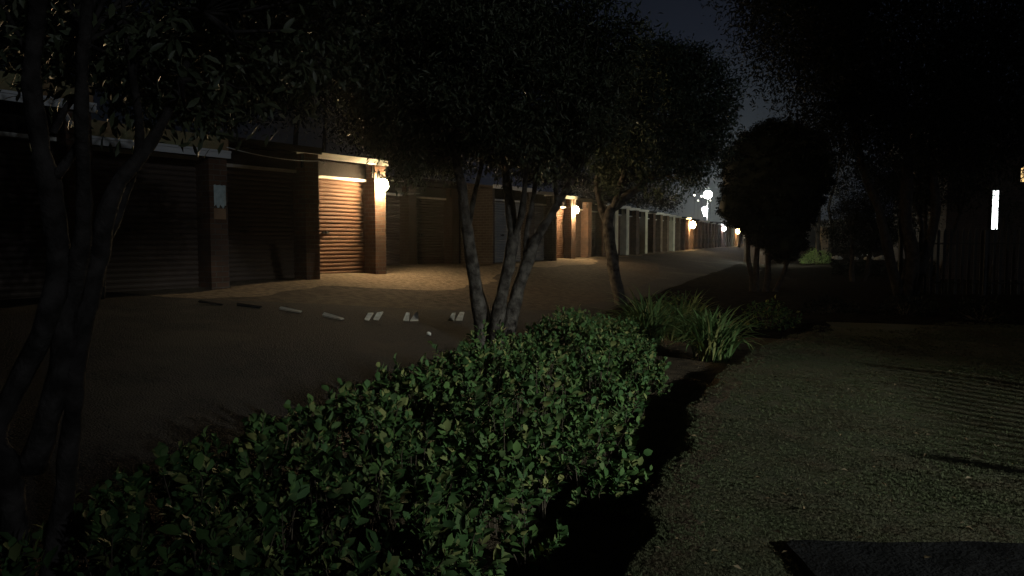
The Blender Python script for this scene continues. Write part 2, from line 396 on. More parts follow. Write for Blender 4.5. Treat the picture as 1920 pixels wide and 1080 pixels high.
wall_lamp(19, 'small warm lamp far down the garage row, left of the street lamp', M['warmfar'], r=.24)
wall_lamp(36, 'smallest warm lamp at the far end of the garage row', M['warmfar'], r=.31)
wall_lamp(29, 'small violet-white lamp under the eaves near the row end', M['cool'], z=2.0, r=.2)
# notice on the pillar, box, cable
def on_front(k, dx, z, out=0.):
    c = corner(k); nrm = Vector((math.sin(A_FRONT), -math.cos(A_FRONT), 0)); p = c + UX * dx + nrm * out
    return (p.x, p.y, FLOOR + z)
t = thing('notice', 'torn pale paper notice stuck on the brick pillar', 'notice', on_front(-2, -.14, 1.45), A_FRONT)
b = MB(); nn = 9; v = []; xs = np.linspace(-.105, .105, nn)
for i, x in enumerate(xs): v.append((x, -.008, .18 + .006 * math.sin(i * 2.)))
for i, x in enumerate(xs): v.append((x, -.012 - .006 * (i % 2), -.16 + .035 * math.sin(i * 1.9)))
v2 = [(x, y + .004, z) for x, y, z in v]
b.add(v + v2, [(i, i + nn, i + nn + 1, i + 1) for i in range(nn - 1)] + [(2 * nn + i, 2 * nn + i + 1, 3 * nn + i + 1, 3 * nn + i) for i in range(nn - 1)]); b.build('sheet', M['paper'], t)
b = MB(); b.box(-.11, .10, -.006, -.001, -.36, -.19); b.build('glue_patch', M['plate'], t)
t = thing('meter_box', 'small white box on the wall left of the second wall lamp', 'meter box', on_front(6, -2.25, 1.9), A_FRONT)  # box added in place of some lit white end near the lamp
b = MB(); b.box(-.13, .13, -.12, -.002, -.17, .17); b.build('case', M['white'], t)
b = MB(); b.box(-.11, .11, -.128, -.121, -.15, .15); b.build('lid', M['white'], t)
def cable(name, pts, r, label, sag=.1):
    P = []
    for (a, c) in zip(pts[:-1], pts[1:]):
        a = Vector(a); c = Vector(c)
        for i in range(12):
            u = i / 12; q = a.lerp(c, u); q.z -= sag * 4 * u * (1 - u); P.append(q)
    P.append(Vector(pts[-1])); tag(MB().tube(P, r, 6).build(name, M['gutter']), label, 'cable')
cable('cable', [on_front(-2, -.1, 2.22, .16), on_front(-1, -.1, 2.24, .16), on_front(-1, 0.02, 2.24, .16)], .007, 'thin sagging cable strung across the dark garage front left of the lit door', .06)
cable('cable', [on_front(0, -.02, 1.93, .10), on_front(1, -.02, 2.05, .16), on_front(2, -.02, 2.1, .16)], .006, 'thin cable running right from the brightest wall lamp', .05)
t = thing('downpipe', 'short slanting pale downpipe under the far left gutter', 'downpipe', (0, 0, 0))
p = W(119, 209, 8.9); q = W(136, 237, 8.9)
MB().tube([p, Vector(p).lerp(Vector(q), .8), q], .03, 8).build('pipe', M['gutter'], t)

# ------------------------------------------------------------------ edging slabs in front of the lit drive
EDG = [(400, 571, 1), (470, 577, 1), (548, 584, 1), (625, 597, 0), (692, 600, 2), (765, 600, 3), (850, 600, 3)]
def ground_hit(px, py):
    lo, hi = 2., 200.
    for _ in range(60):
        m_ = (lo + hi) / 2; p = W(px, py, m_)
        if p.z > GZ(p.x, p.y): lo = m_
        else: hi = m_
    return W(px, py, lo)
elab = ['dim edging slab lying farthest left, in shadow behind the near tree trunks', 'dim edging slab lying second from the left end of the broken row', 'thin lit edge of a tilted slab below the dark garage door',
        'long bright-edged tilted slab lying in front of the lit garage', 'propped double slab mostly in shadow, only its top edges lit', 'brightest pair of leaning pale slabs on the road', 'pale pair of leaning slabs nearest the four-stemmed tree']
for i, (px, py, kd) in enumerate(EDG):
    p = ground_hit(px, py)
    t = thing('edging_slab', elab[i], 'slab', (p.x, p.y, GZ(p.x, p.y)), R([8, 4, -20, -24, 28, 30, 26][i]), 'tilted slabs edging the drive')
    for j in range(2 if kd > 1 else 1):
        b = MB(); x0 = -.10 + .12 * j; w = .105 if kd > 1 else .24; th = .016
        tilt = .13 if kd > 1 else .09
        if kd == 3:   # broad faces turned up to the lamp, facing the camera
            a = [(x0, -.07, .01), (x0 + w * .8, -.09, .01), (x0 + w + .08, .09, tilt), (x0 + .12, .09, tilt)]
        elif kd == 2:
            a = [(x0, -.08, .03), (x0 + w * .8, -.10, .02), (x0 + w + .09, .05, .13), (x0 + .1, .05, .12)]
        else:
            a = [(x0 - .08, -.02, .06), (x0 + w, -.03, .0), (x0 + w, .03, .015), (x0 - .08, .03, tilt)]
        a = [(x + random.uniform(-.022, .022), y + random.uniform(-.02, .02), max(.006, z * .8 + random.uniform(-.008, .008))) for x, y, z in a]
        v = a + [(x, y, z - th) for x, y, z in a]
        b.add(v, [(0, 1, 2, 3), (7, 6, 5, 4), (0, 4, 5, 1), (1, 5, 6, 2), (2, 6, 7, 3), (3, 7, 4, 0)])
        b.build('slab', M['whitestone' if kd > 1 else 'concrete' if i > 1 else 'slab'], t)  # slabs out of the lamplight get darker materials in place of shade
p = ground_hit(805, 628)
def rock(name, p, r, label, group=None, m='stone', seed=0):
    v = []; b = MB(); prof = []
    n = 9
    for i in range(6):
        a = math.pi * (i + .35) / 5.9
        for k in range(n):
            an = 2 * math.pi * k / n; q = Vector((math.sin(a) * math.cos(an), math.sin(a) * math.sin(an), -math.cos(a) * .7))
            v.append(q * r * (1 + .75 * noise.noise(q * 1.6 + Vector((seed * 3.1, 0, 0)))))
    f = [(i * n + k, i * n + (k + 1) % n, (i + 1) * n + (k + 1) % n, (i + 1) * n + k) for i in range(5) for k in range(n)] + [tuple(range(n))[::-1], tuple(5 * n + k for k in range(n))]
    b.add(v, f); o = b.build(name, M[m], None, True); o.location = (p[0], p[1], p[2] + r * .5)
    return tag(o, label, 'stone', group)
rock('white_pebble', (p.x, p.y, GZ(p.x, p.y)), .035, 'lone small white pebble on the grey road below the pale slabs')

# ------------------------------------------------------------------ street lamp, town lamps, garden lamp
p = W(1327, 365, 73); gx, gy = p.x, p.y; g0 = GZ(gx, gy)
t = thing('street_lamp', 'tall street lamp with glowing white globe rising behind the far garage roofs', 'street lamp', (gx, gy, g0))
hh = p.z - g0
MB().tube([(0, 0, 0), (0, 0, 1), (0, 0, hh - .45)], [.09, .07, .05], 10).build('pole', M['white'], t)
b = MB(); b.lathe([(.10, hh - .46), (.16, hh - .42), (.16, hh - .36)], 14); b.build('collar', M['metal'], t)
globe_mb(.40, (0, 0, hh), 1.).build('globe', M['street'], t, True)
lz = W(1323, 396, 73).z - g0
b = MB(); b.lathe([(.04, -.45), (.12, -.2), (.21, 0), (.24, .22), (.16, .36), (.06, .42)], 14, (-.28, 0, lz)); ln = b.build('lantern', M['cool'], t, True)
MB().tube([(0, 0, lz + .62), (-.15, 0, lz + .66), (-.28, 0, lz + .56)], .025, 6).build('arm', M['metal'], t)
for i, (px, py) in enumerate([(1302, 366), (1315, 368), (1309, 376), (1365, 363), (1332, 376)]):
    p = W(px, py, 430 + i * 6); hz = 14
    t = thing('distant_lamp', ['pinpoint town lamp left of the street lamp, farthest left', 'pinpoint town lamp close left of the street lamp globe', 'faint lower pinpoint town lamp left of the street lamp', 'pinpoint town lamp right of the street lamp', 'faint pinpoint town lamp just below right of the street globe'][i], 'town lamp', (p.x, p.y, p.z - 9), 0, 'pinpoint lamps of the distant town')
    MB().tube([(0, 0, -3), (0, 0, 8.6)], .12, 6).build('pole', M['metal'], t)
    globe_mb([.42, .42, .3, .36, .3][i], (0, 0, 9)).build('globe', M['town'], t, True)
p = W(1437, 443, 44); g0 = GZ(p.x, p.y)
t = thing('garden_lamp', 'low garden lamp shining whitish behind the round tree trunks', 'garden lamp', (p.x, p.y, g0))
MB().tube([(0, 0, 0), (0, 0, p.z - g0 - .12)], .04, 8).build('post', M['metal'], t)
globe_mb(.075, (0, 0, p.z - g0)).build('globe', M['garden'], t, True)
b = MB(); b.lathe([(.02, .22), (.15, .15), (.17, .12)], 14, (0, 0, p.z - g0)); b.build('cap', M['metal'], t)
# white-topped wall behind the trunks
a = W(1396, 450, 47); c = W(1446, 450, 46)
t = thing('boundary_wall', 'boundary wall with white top brightly lit behind the round tree trunks', 'wall', (a.x, a.y, 0), math.atan2(c.y - a.y, c.x - a.x))
ln_ = math.hypot(c.x - a.x, c.y - a.y)
b = MB(); b.box(0, ln_, -.11, .11, -.3, 1.62); b.build('base', M['darkbrick'], t)
b = MB(); b.box(-.02, ln_ + .02, -.13, .13, 1.622, 2.1); b.build('panel', M['white'], t)
p = W(1541, 460, 50); t = thing('gate_pillar', 'brown brick pillar beside the lit bush on the right', 'pillar', (p.x, p.y, GZ(p.x, p.y)), .3)
b = MB(); b.box(-.28, .28, -.28, .28, -.2, 2.4); b.build('shaft', M['brick2'], t)
b = MB(); b.box(-.34, .34, -.34, .34, 2.402, 2.5); b.build('capstone', M['concrete'], t)

# ------------------------------------------------------------------ house on the right, palisade fence
t = thing('house', 'dark house at the right edge with one white and one yellow lit window', 'house', (19.9, 28, 0), R(-12))
def house():
    b = MB(); b.box(-3.2, 6, 0, 7, -.6, 5.2); b.build('wall', M['darkbrick'], t)
    b = MB(); b.add([(-3.7, -.5, 5.0), (6.5, -.5, 5.0), (6.5, 3.5, 7.2), (-3.7, 3.5, 7.2), (6.5, 7.5, 5.0), (-3.7, 7.5, 5.0)], [(0, 1, 2, 3), (3, 2, 4, 5), (0, 3, 5), (1, 4, 2), (0, 5, 4, 1)]); b.build('roof', M['roof'], t)
    inv = (Matrix.Translation(t.location) @ Matrix.Rotation(t.rotation_euler.z, 4, 'Z')).inverted()
    def onwall(px, py):
        for Y in np.linspace(20, 40, 2001):
            q = inv @ W(px, py, Y)
            if q.y >= -.02: return q
    for (x0, y0, x1, y1, m, bars) in [(1858, 357, 1873, 430, 'winw', 0), (1913, 312, 1960, 341, 'winy', 4)]:
        a = onwall(x0, y1); c = onwall(x1, y0)
        b = MB(); e = .06
        b.box(a.x - e, a.x, -.05, .01, a.z - e, c.z + e); b.box(c.x, c.x + e, -.05, .01, a.z - e, c.z + e)
        b.box(a.x, c.x, -.05, .01, a.z - e, a.z); b.box(a.x, c.x, -.05, .01, c.z, c.z + e)
        for i in range(1, bars): zz = a.z + (c.z - a.z) * i / bars; b.box(a.x, c.x, -.045, -.02, zz - .012, zz + .012)
        if bars: b.box(a.x + .30, a.x + .325, -.046, -.021, a.z, c.z)
        f = b.build('window', M['lintel'], t)
        b = MB(); b.box(a.x, c.x, -.018, -.004, a.z, c.z); b.build('pane', M[m], f)
house()
def fence(pts, label, name='palisade_fence', hgt=1.8, gap=.15, post=-.06):
    t = thing(name, label, 'fence', (pts[0][0], pts[0][1], 0)); o = Vector((pts[0][0], pts[0][1], 0))
    pk = MB(); rl = MB()
    for a, c in zip(pts[:-1], pts[1:]):
        a = Vector((*a, 0)); c = Vector((*c, 0)); L = (c - a).length; d = (c - a) / L; n_ = Vector((-d.y, d.x, 0))
        for i in range(int(L / gap)):
            q = a + d * (i * gap + .04); g = GZ(q.x, q.y); q = q - o; w = .033
            v = []
            for z, ww in ((g + .03, w), (g + hgt - .12, w), (g + hgt, .006)):
                for sgn in (-1, 1):
                    for e in (0, .02): v.append(q + d * sgn * ww + n_ * (e + .022) + Vector((0, 0, z)))
            pk.add(v, [(0, 2, 6, 4), (4, 6, 10, 8), (1, 5, 7, 3), (5, 9, 11, 7), (0, 4, 5, 1), (4, 8, 9, 5), (2, 3, 7, 6), (6, 7, 11, 10), (8, 10, 11, 9), (0, 1, 3, 2)])
        for hz in (.35, 1.4):
            A_ = a - o; C_ = c - o; za = GZ(a.x, a.y) + hz; zc = GZ(c.x, c.y) + hz
            rl.tube([A_ + Vector((0, 0, za)), C_ + Vector((0, 0, zc))], .02, 6)
        m_ = max(1, round(L / 2.7))
        for i in range(m_ + 1):
            q = a + d * L * i / m_; g = GZ(q.x, q.y); q = q - o
            if i < m_ or (c - Vector((*pts[-1], 0))).length < .01:
                b = MB(); b.box(q.x - .04, q.x + .04, q.y - .04, q.y + .04, g - .3, g + hgt + post); b.build('post', M['fence'], t)
    pk.build('pickets', M['fence'], t); rl.build('rail', M['fence'], t)
    return t
fence([(10.6, 20.2), (14.6, 19.2)], 'dark palisade fence with pointed pickets in front of the house')
fence([(14.6, 19.2), (11.2, 11.5), (8.5, 6.4), (7.75, 3.4), (6.75, 1.0)], 'side run of palisade fence casting striped shadows over the lawn', post=.02)

# ------------------------------------------------------------------ trees
def branch_path(a, c, n=6, wob=.06):
    a = Vector(a); c = Vector(c); L = (c - a).length; P = []
    for i in range(n + 1):
        u = i / n; q = a.lerp(c, u)
        if 0 < i < n: q += Vector([random.uniform(-1, 1) for _ in range(3)]) * wob * L * .5
        P.append(q)
    return P
def smooth_path(P, sub=4):
    P = [Vector(p) for p in P]; out = []
    for i in range(len(P) - 1):
        p0 = P[max(i - 1, 0)]; p1 = P[i]; p2 = P[i + 1]; p3 = P[min(i + 2, len(P) - 1)]
        for j in range(sub):
            u = j / sub
            out.append(.5 * ((2 * p1) + (p2 - p0) * u + (2 * p0 - 5 * p1 + 4 * p2 - p3) * u * u + (3 * p1 - p0 - 3 * p2 + p3) * u ** 3))
    out.append(P[-1]); return out
def stems_from_px(b, stems, Y, k=1.):
    """each stem a list of (px,py,radius,dY)"""
    for st_ in stems:
        P = [W(px, py, Y + dy) for px, py, r, dy in st_]; rr = [r * k for _, _, r, _ in st_]
        Ps = smooth_path(P, 4); rs = np.interp(np.linspace(0, len(P) - 1, len(Ps)), range(len(P)), rr)
        b.tube(Ps, list(rs), 10, .35)
def twigs(b, start_pts, ends, r0=.02):
    for e in ends:
        s = min(start_pts, key=lambda q: (q - e).length)
        b.tube(branch_path(s, e, 4, .12), list(np.linspace(r0, .005, 5)), 5)
def foliage(name, parent, P, out, m, L, Wd, droop=.3, spread=1., full=False):
    n = len(P); A = unit(out * .6 + rng.normal(size=(n, 3)) * spread - np.array([0, 0, droop])); Nn = unit(rng.normal(size=(n, 3)) * .7 + np.array([0, 0, .9]) + out * .5)
    Ls = L * (.65 + .7 * rng.random(n)); V, Fq = leaves(P, A, Nn, Ls, Ls * Wd, full=full)
    return npmesh(name, V, Fq, M[m], parent)
def relocate(t):
    pass

# main four-stemmed tree
Y = 9.9
t = thing('multi_stem_tree', 'four-stemmed tree with dense dark crown in the middle of the hedge', 'tree', (0, 0, 0), 0, 'street trees in the hedge bed')
b = MB()
stems_from_px(b, [
 [(908, 690, .125, 0), (902, 600, .105, .0), (886, 500, .085, -.1), (872, 410, .075, -.2), (866, 350, .065, -.3), (852, 290, .045, -.3), (820, 200, .025, -.3)],
 [(922, 690, .10, .1), (916, 620, .085, .15), (900, 560, .075, .3), (888, 500, .06, .5), (880, 420, .045, .6), (905, 300, .03, .6)],
 [(928, 690, .115, -.1), (932, 600, .10, -.1), (948, 520, .085, 0), (962, 450, .08, .1), (955, 380, .07, .2), (948, 320, .05, .2), (935, 220, .03, .2)],
 [(946, 690, .115, .1), (958, 590, .10, .1), (985, 500, .085, .2), (1010, 440, .07, .3), (1045, 385, .055, .4), (1078, 325, .045, .5), (1110, 250, .02, .6)],
 [(962, 450, .05, .1), (978, 400, .045, 0), (985, 340, .035, -.1), (992, 270, .025, -.2)],
 [(985, 500, .05, .2), (988, 430, .04, .4), (1000, 370, .035, .5), (1010, 290, .02, .6)],
 [(1045, 385, .035, .4), (1040, 340, .03, .3), (1030, 290, .018, .2)]], Y)
starts = [W(px, py, Y) for px, py in [(852, 290), (948, 320), (1078, 325), (985, 340), (1000, 370), (905, 300), (866, 350)]]
cc = W(918, 158, Y + .2)
P, out, cl = crown_points(cc, (1.95, 1.85, 1.36), 1180, 66, .11, .42, -.88)
twigs(b, starts, [Vector(c) for c in cl[::5]], .022)
b.build('trunk', M['bark'], t, True)
foliage('crown', t, P, out, 'leaftree', .085, .28, .35)
# second, leaning
Y = 16.
t = thing('leaning_tree', 'leaning single-trunk tree with rounded olive crown, right of the middle tree', 'tree', (0, 0, 0), 0, 'street trees in the hedge bed')
b = MB()
stems_from_px(b, [
 [(1172, 640, .17, 0), (1164, 570, .15, 0), (1150, 500, .13, 0), (1142, 440, .12, 0), (1144, 400, .11, 0), (1170, 372, .09, 0), (1215, 335, .06, 0), (1260, 270, .03, 0)],
 [(1142, 430, .09, 0), (1128, 390, .08, .2), (1120, 330, .06, .3), (1140, 250, .03, .3)],
 [(1150, 395, .07, 0), (1165, 340, .06, -.3), (1190, 270, .03, -.4)]], Y)
cc = W(1226, 228, Y)
P, out, cl = crown_points(cc, (1.62, 1.6, 1.72), 900, 60, .12, .4, -.85)
starts = [W(px, py, Y) for px, py in [(1260, 270), (1140, 250), (1190, 270), (1215, 335)]]
twigs(b, starts, [Vector(c) for c in cl[::6]], .025)
b.build('trunk', M['bark'], t, True)
foliage('crown', t, P, out, 'leaftree2', .085, .36, .2)
# near left
Y = 3.45
t = thing('near_tree', 'nearest multi-stemmed tree filling the left edge, its crown above the frame', 'tree', (0, 0, 0), 0, 'street trees in the hedge bed')
b = MB()
stems_from_px(b, [
 [(40, 1130, .075, 0), (20, 900, .07, -.1), (-10, 820, .06, -.1), (45, 700, .06, 0), (88, 600, .062, 0), (112, 500, .065, .1), (98, 380, .068, .1), (72, 250, .062, .1), (62, 120, .055, .1), (80, -60, .045, .1)],
 [(85, 1140, .07, .1), (118, 950, .06, .1), (135, 800, .055, .1), (140, 700, .058, .1), (160, 600, .055, .2), (185, 480, .058, .3), (200, 400, .055, .3), (225, 340, .05, .4), (270, 285, .04, .5), (300, 240, .035, .6), (340, 150, .025, .7), (380, 20, .018, .8)],
 [(110, 700, .06, .2), (120, 620, .055, .2), (150, 480, .05, .1), (158, 350, .045, .1), (152, 220, .04, .0), (158, 80, .035, .0), (170, -60, .03, 0)],
 [(60, 880, .07, .05), (95, 760, .075, .05), (122, 660, .07, .1), (118, 560, .06, .1)],
 [(185, 560, .035, .3), (190, 470, .04, .3), (212, 420, .035, .4), (240, 350, .03, .5), (262, 250, .025, .5), (245, 120, .02, .4), (230, 0, .014, .4)],
 [(105, 330, .028, .1), (128, 300, .025, .1), (152, 262, .02, .1)],
 [(100, 250, .02, .1), (125, 200, .018, .2), (150, 175, .012, .2)]], Y, .8)
P1, o1, c1 = crown_points((-1.6, 4.5, 4.05), (1.9, 1.6, .95), 330, 50, .16, .15)
P2, o2, c2 = crown_points(W(300, 120, 4.4), (.75, .7, .38), 70, 26, .10, .1)
P3, o3, c3 = crown_points(W(520, 60, 5.0), (.75, .7, .50), 90, 30, .11, .1)
P4, o4, c4 = crown_points(W(380, 225, 4.3), (.16, .2, .12), 9, 9, .05, .1)
starts = [W(px, py, Y + .4) for px, py in [(340, 150), (270, 285), (245, 120), (380, 20), (158, 80), (62, 120)]]
twigs(b, starts, [Vector(c) for c in list(c1[::8]) + list(c2[::6]) + list(c3[::6]) + list(c4[::3])], .014)
b.build('trunk', M['nearbark'], t, True)
foliage('crown', t, np.concatenate([P1, P2, P3, P4]), np.concatenate([o1, o2, o3, o4]), 'leaftree', .085, .30, .5, full=True)

def ground_tree(name, label, px, Y, balls, trunk, m, leafL, leafW, nclump, per, clump, inner=.75, bark='darkbark', group=None, mod=1., droop=.1):
    """balls: list of (px,py,rpx[,rz factor]); trunk: list of px stems (bottom px, top px, top py, r)"""
    x, y = GXY(px, Y); g = GZ(x, y)
    t = thing(name, label, 'tree', (x, y, g), 0, group); o = Vector((x, y, g))
    b = MB(); Ps = []; Os = []; Cs = []
    for bl in balls:
        c = W(bl[0], bl[1], Y + (bl[4] if len(bl) > 4 else 0)) - o; r = bl[2] * Y / F; zf = bl[3] if len(bl) > 3 else 1.
        k = max(12, int(nclump * bl[2] ** 2 / sum(q[2] ** 2 for q in balls)))
        P, out, cl = crown_points(c, (r, r, r * zf), k, per, clump, inner, -1., mod); Ps.append(P); Os.append(out); Cs += [Vector(q) for q in cl[::14]]
    tops = []
    for (bx, tx, ty, r) in trunk:
        a = Vector(((bx - px) / F * Y, 0, -.1)); c = W(tx, ty, Y) - o
        pp = smooth_path(branch_path(a, c, 4, .07), 3); b.tube(pp, list(np.linspace(r, r * .55, len(pp))), 8, .3); tops.append(c); tops.append(pp[len(pp) * 2 // 3])
    twigs(b, tops, Cs, .03)
    b.build('trunk', M[bark], t, True)
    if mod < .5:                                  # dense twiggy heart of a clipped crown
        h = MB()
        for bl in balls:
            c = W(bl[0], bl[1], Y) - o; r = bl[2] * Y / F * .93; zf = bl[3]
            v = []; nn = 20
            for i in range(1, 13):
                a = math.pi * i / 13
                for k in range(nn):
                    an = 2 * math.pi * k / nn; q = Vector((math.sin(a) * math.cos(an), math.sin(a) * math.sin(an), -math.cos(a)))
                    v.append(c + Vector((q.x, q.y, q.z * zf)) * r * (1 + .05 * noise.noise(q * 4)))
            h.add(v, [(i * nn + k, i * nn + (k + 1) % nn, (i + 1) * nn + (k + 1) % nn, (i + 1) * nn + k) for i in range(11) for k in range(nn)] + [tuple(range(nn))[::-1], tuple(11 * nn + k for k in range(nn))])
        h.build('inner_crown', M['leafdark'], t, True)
    foliage('crown', t, np.concatenate(Ps), np.concatenate(Os), m, leafL, leafW, droop)
    return t
# clipped round tree
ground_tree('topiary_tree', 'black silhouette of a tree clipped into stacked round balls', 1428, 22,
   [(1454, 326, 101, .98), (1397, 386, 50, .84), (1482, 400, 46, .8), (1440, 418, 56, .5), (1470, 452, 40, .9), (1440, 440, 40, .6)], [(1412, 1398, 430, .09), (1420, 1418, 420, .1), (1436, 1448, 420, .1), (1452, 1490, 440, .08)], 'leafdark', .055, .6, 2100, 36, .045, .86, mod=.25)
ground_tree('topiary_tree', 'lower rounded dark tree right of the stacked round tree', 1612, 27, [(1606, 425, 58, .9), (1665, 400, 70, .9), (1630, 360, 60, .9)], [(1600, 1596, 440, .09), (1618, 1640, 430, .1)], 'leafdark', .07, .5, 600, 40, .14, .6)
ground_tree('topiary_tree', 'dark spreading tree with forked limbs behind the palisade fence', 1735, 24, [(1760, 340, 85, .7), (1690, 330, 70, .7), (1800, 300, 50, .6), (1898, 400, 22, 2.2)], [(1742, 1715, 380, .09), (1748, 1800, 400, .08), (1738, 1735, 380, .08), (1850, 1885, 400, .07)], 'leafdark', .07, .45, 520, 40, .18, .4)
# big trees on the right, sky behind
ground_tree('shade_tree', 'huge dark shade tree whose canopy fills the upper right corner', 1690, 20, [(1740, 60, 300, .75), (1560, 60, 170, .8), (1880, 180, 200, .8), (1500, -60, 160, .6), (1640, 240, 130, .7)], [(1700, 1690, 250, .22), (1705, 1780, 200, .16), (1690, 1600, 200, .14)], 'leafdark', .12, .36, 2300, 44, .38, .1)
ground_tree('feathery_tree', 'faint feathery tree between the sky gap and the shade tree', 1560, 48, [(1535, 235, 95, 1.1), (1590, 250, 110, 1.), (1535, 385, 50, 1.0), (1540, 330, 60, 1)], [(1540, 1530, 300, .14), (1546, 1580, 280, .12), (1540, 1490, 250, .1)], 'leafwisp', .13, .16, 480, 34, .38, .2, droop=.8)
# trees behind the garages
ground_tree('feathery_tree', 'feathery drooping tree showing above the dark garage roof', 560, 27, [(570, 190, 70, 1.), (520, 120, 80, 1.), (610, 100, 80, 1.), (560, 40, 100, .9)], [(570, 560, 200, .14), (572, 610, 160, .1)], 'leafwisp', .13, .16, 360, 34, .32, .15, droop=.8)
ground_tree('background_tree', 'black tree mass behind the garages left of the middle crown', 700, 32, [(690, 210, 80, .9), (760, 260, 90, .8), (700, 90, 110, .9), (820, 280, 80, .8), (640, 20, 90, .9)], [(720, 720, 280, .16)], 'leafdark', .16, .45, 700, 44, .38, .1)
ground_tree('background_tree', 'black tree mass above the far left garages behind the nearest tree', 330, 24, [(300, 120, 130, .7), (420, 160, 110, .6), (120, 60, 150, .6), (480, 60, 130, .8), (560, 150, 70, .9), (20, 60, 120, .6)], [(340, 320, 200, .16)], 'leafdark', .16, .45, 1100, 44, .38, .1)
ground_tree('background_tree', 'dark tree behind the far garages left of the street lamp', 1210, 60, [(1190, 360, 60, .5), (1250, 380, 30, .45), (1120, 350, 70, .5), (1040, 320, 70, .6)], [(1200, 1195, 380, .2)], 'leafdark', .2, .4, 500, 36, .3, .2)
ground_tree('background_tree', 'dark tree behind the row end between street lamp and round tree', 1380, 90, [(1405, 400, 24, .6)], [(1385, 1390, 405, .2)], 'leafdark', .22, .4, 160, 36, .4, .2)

# lit bush, stones at the right
def bush(name, label, px, Y, w, h, m, n, L, wd, group=None, cat='bush'):
    x, y = GXY(px, Y); g = GZ(x, y); t = thing(name, label, cat, (x, y, g), 0, group)
    d = randdir(n); d[:, 2] = np.abs(d[:, 2]); r = .45 + .55 * rng.random(n) ** .5
    r *= 1 + .18 * np.sin(d[:, 0] * 6 + px) * np.cos(d[:, 1] * 5)
    P = d * r[:, None] * np.array([w, w * .8, h]); foliage('foliage', t, P, d, m, L, wd, -.3)
    b = MB()
    for q in P[::max(1, n // 14)]: b.tube(branch_path((0, 0, -.05), Vector(q) * .9, 3, .1), [.015, .012, .008, .004], 5)
    b.build('stem', M['stem'], t); return t
bush('lit_bush', 'bright green bush lit up beside the brown brick pillar', 1530, 48, 1.0, .95, 'leafbush', 1900, .09, .45)
for i, (px, Y) in enumerate([(1570, 56), (1604, 55), (1632, 55), (1655, 54), (1726, 56)]):
    x, y = GXY(px, Y); rock('pale_rock', (x, y, GZ(x, y) - .05), [.34, .30, .36, .38, .32][i], 'pale rock in the line of dim rocks right of the lit bush', 'dim rocks right of the lit bush', 'dullstone', i + 2).scale = [(1.2, 1, .6), (.7, 1, .5), (1, 1, .8), (1.3, 1, .7), (.9, 1, .4)][i]
for i, (px, Y, w, h, lab) in enumerate([(1445, 13.6, .55, .5, 'dim leafy shrub past the strap-leaved clumps, at the lawn corner'), (1268, 14.2, .55, .62, 'taller pale-leaved shrub rising behind the strap-leaved clumps'), (1560, 15.5, .6, .3, 'low dark shrub at the far lawn edge under the round tree'), (1700, 15, .7, .35, 'low shrub with dry stalks at the far right lawn edge'), (1840, 14, .6, .4, 'sparse dark shrub with upright stalks at the right frame edge')]):
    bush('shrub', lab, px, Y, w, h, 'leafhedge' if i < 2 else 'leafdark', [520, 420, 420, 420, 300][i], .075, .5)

t = thing('clipped_hedge', 'long low black hedge crossing below the dim rocks on the right', 'hedge', (0, 0, 0))
def low_hedge():
    n = 6500; u = rng.random(n); px = 1562 + 460 * u; Yv = 31.5 - 3.5 * u + rng.normal(size=n) * .28; X = (px - 960) / F * Yv; g = gz(X, Yv)
    top = .52 + .10 * np.sin(px * .09) + .07 * np.sin(px * .23 + 1)
    P = np.stack([X, Yv, g + top * rng.random(n) ** .5], 1); out = randdir(n); out[:, 2] = np.abs(out[:, 2])
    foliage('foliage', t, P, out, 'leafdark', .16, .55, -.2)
low_hedge()
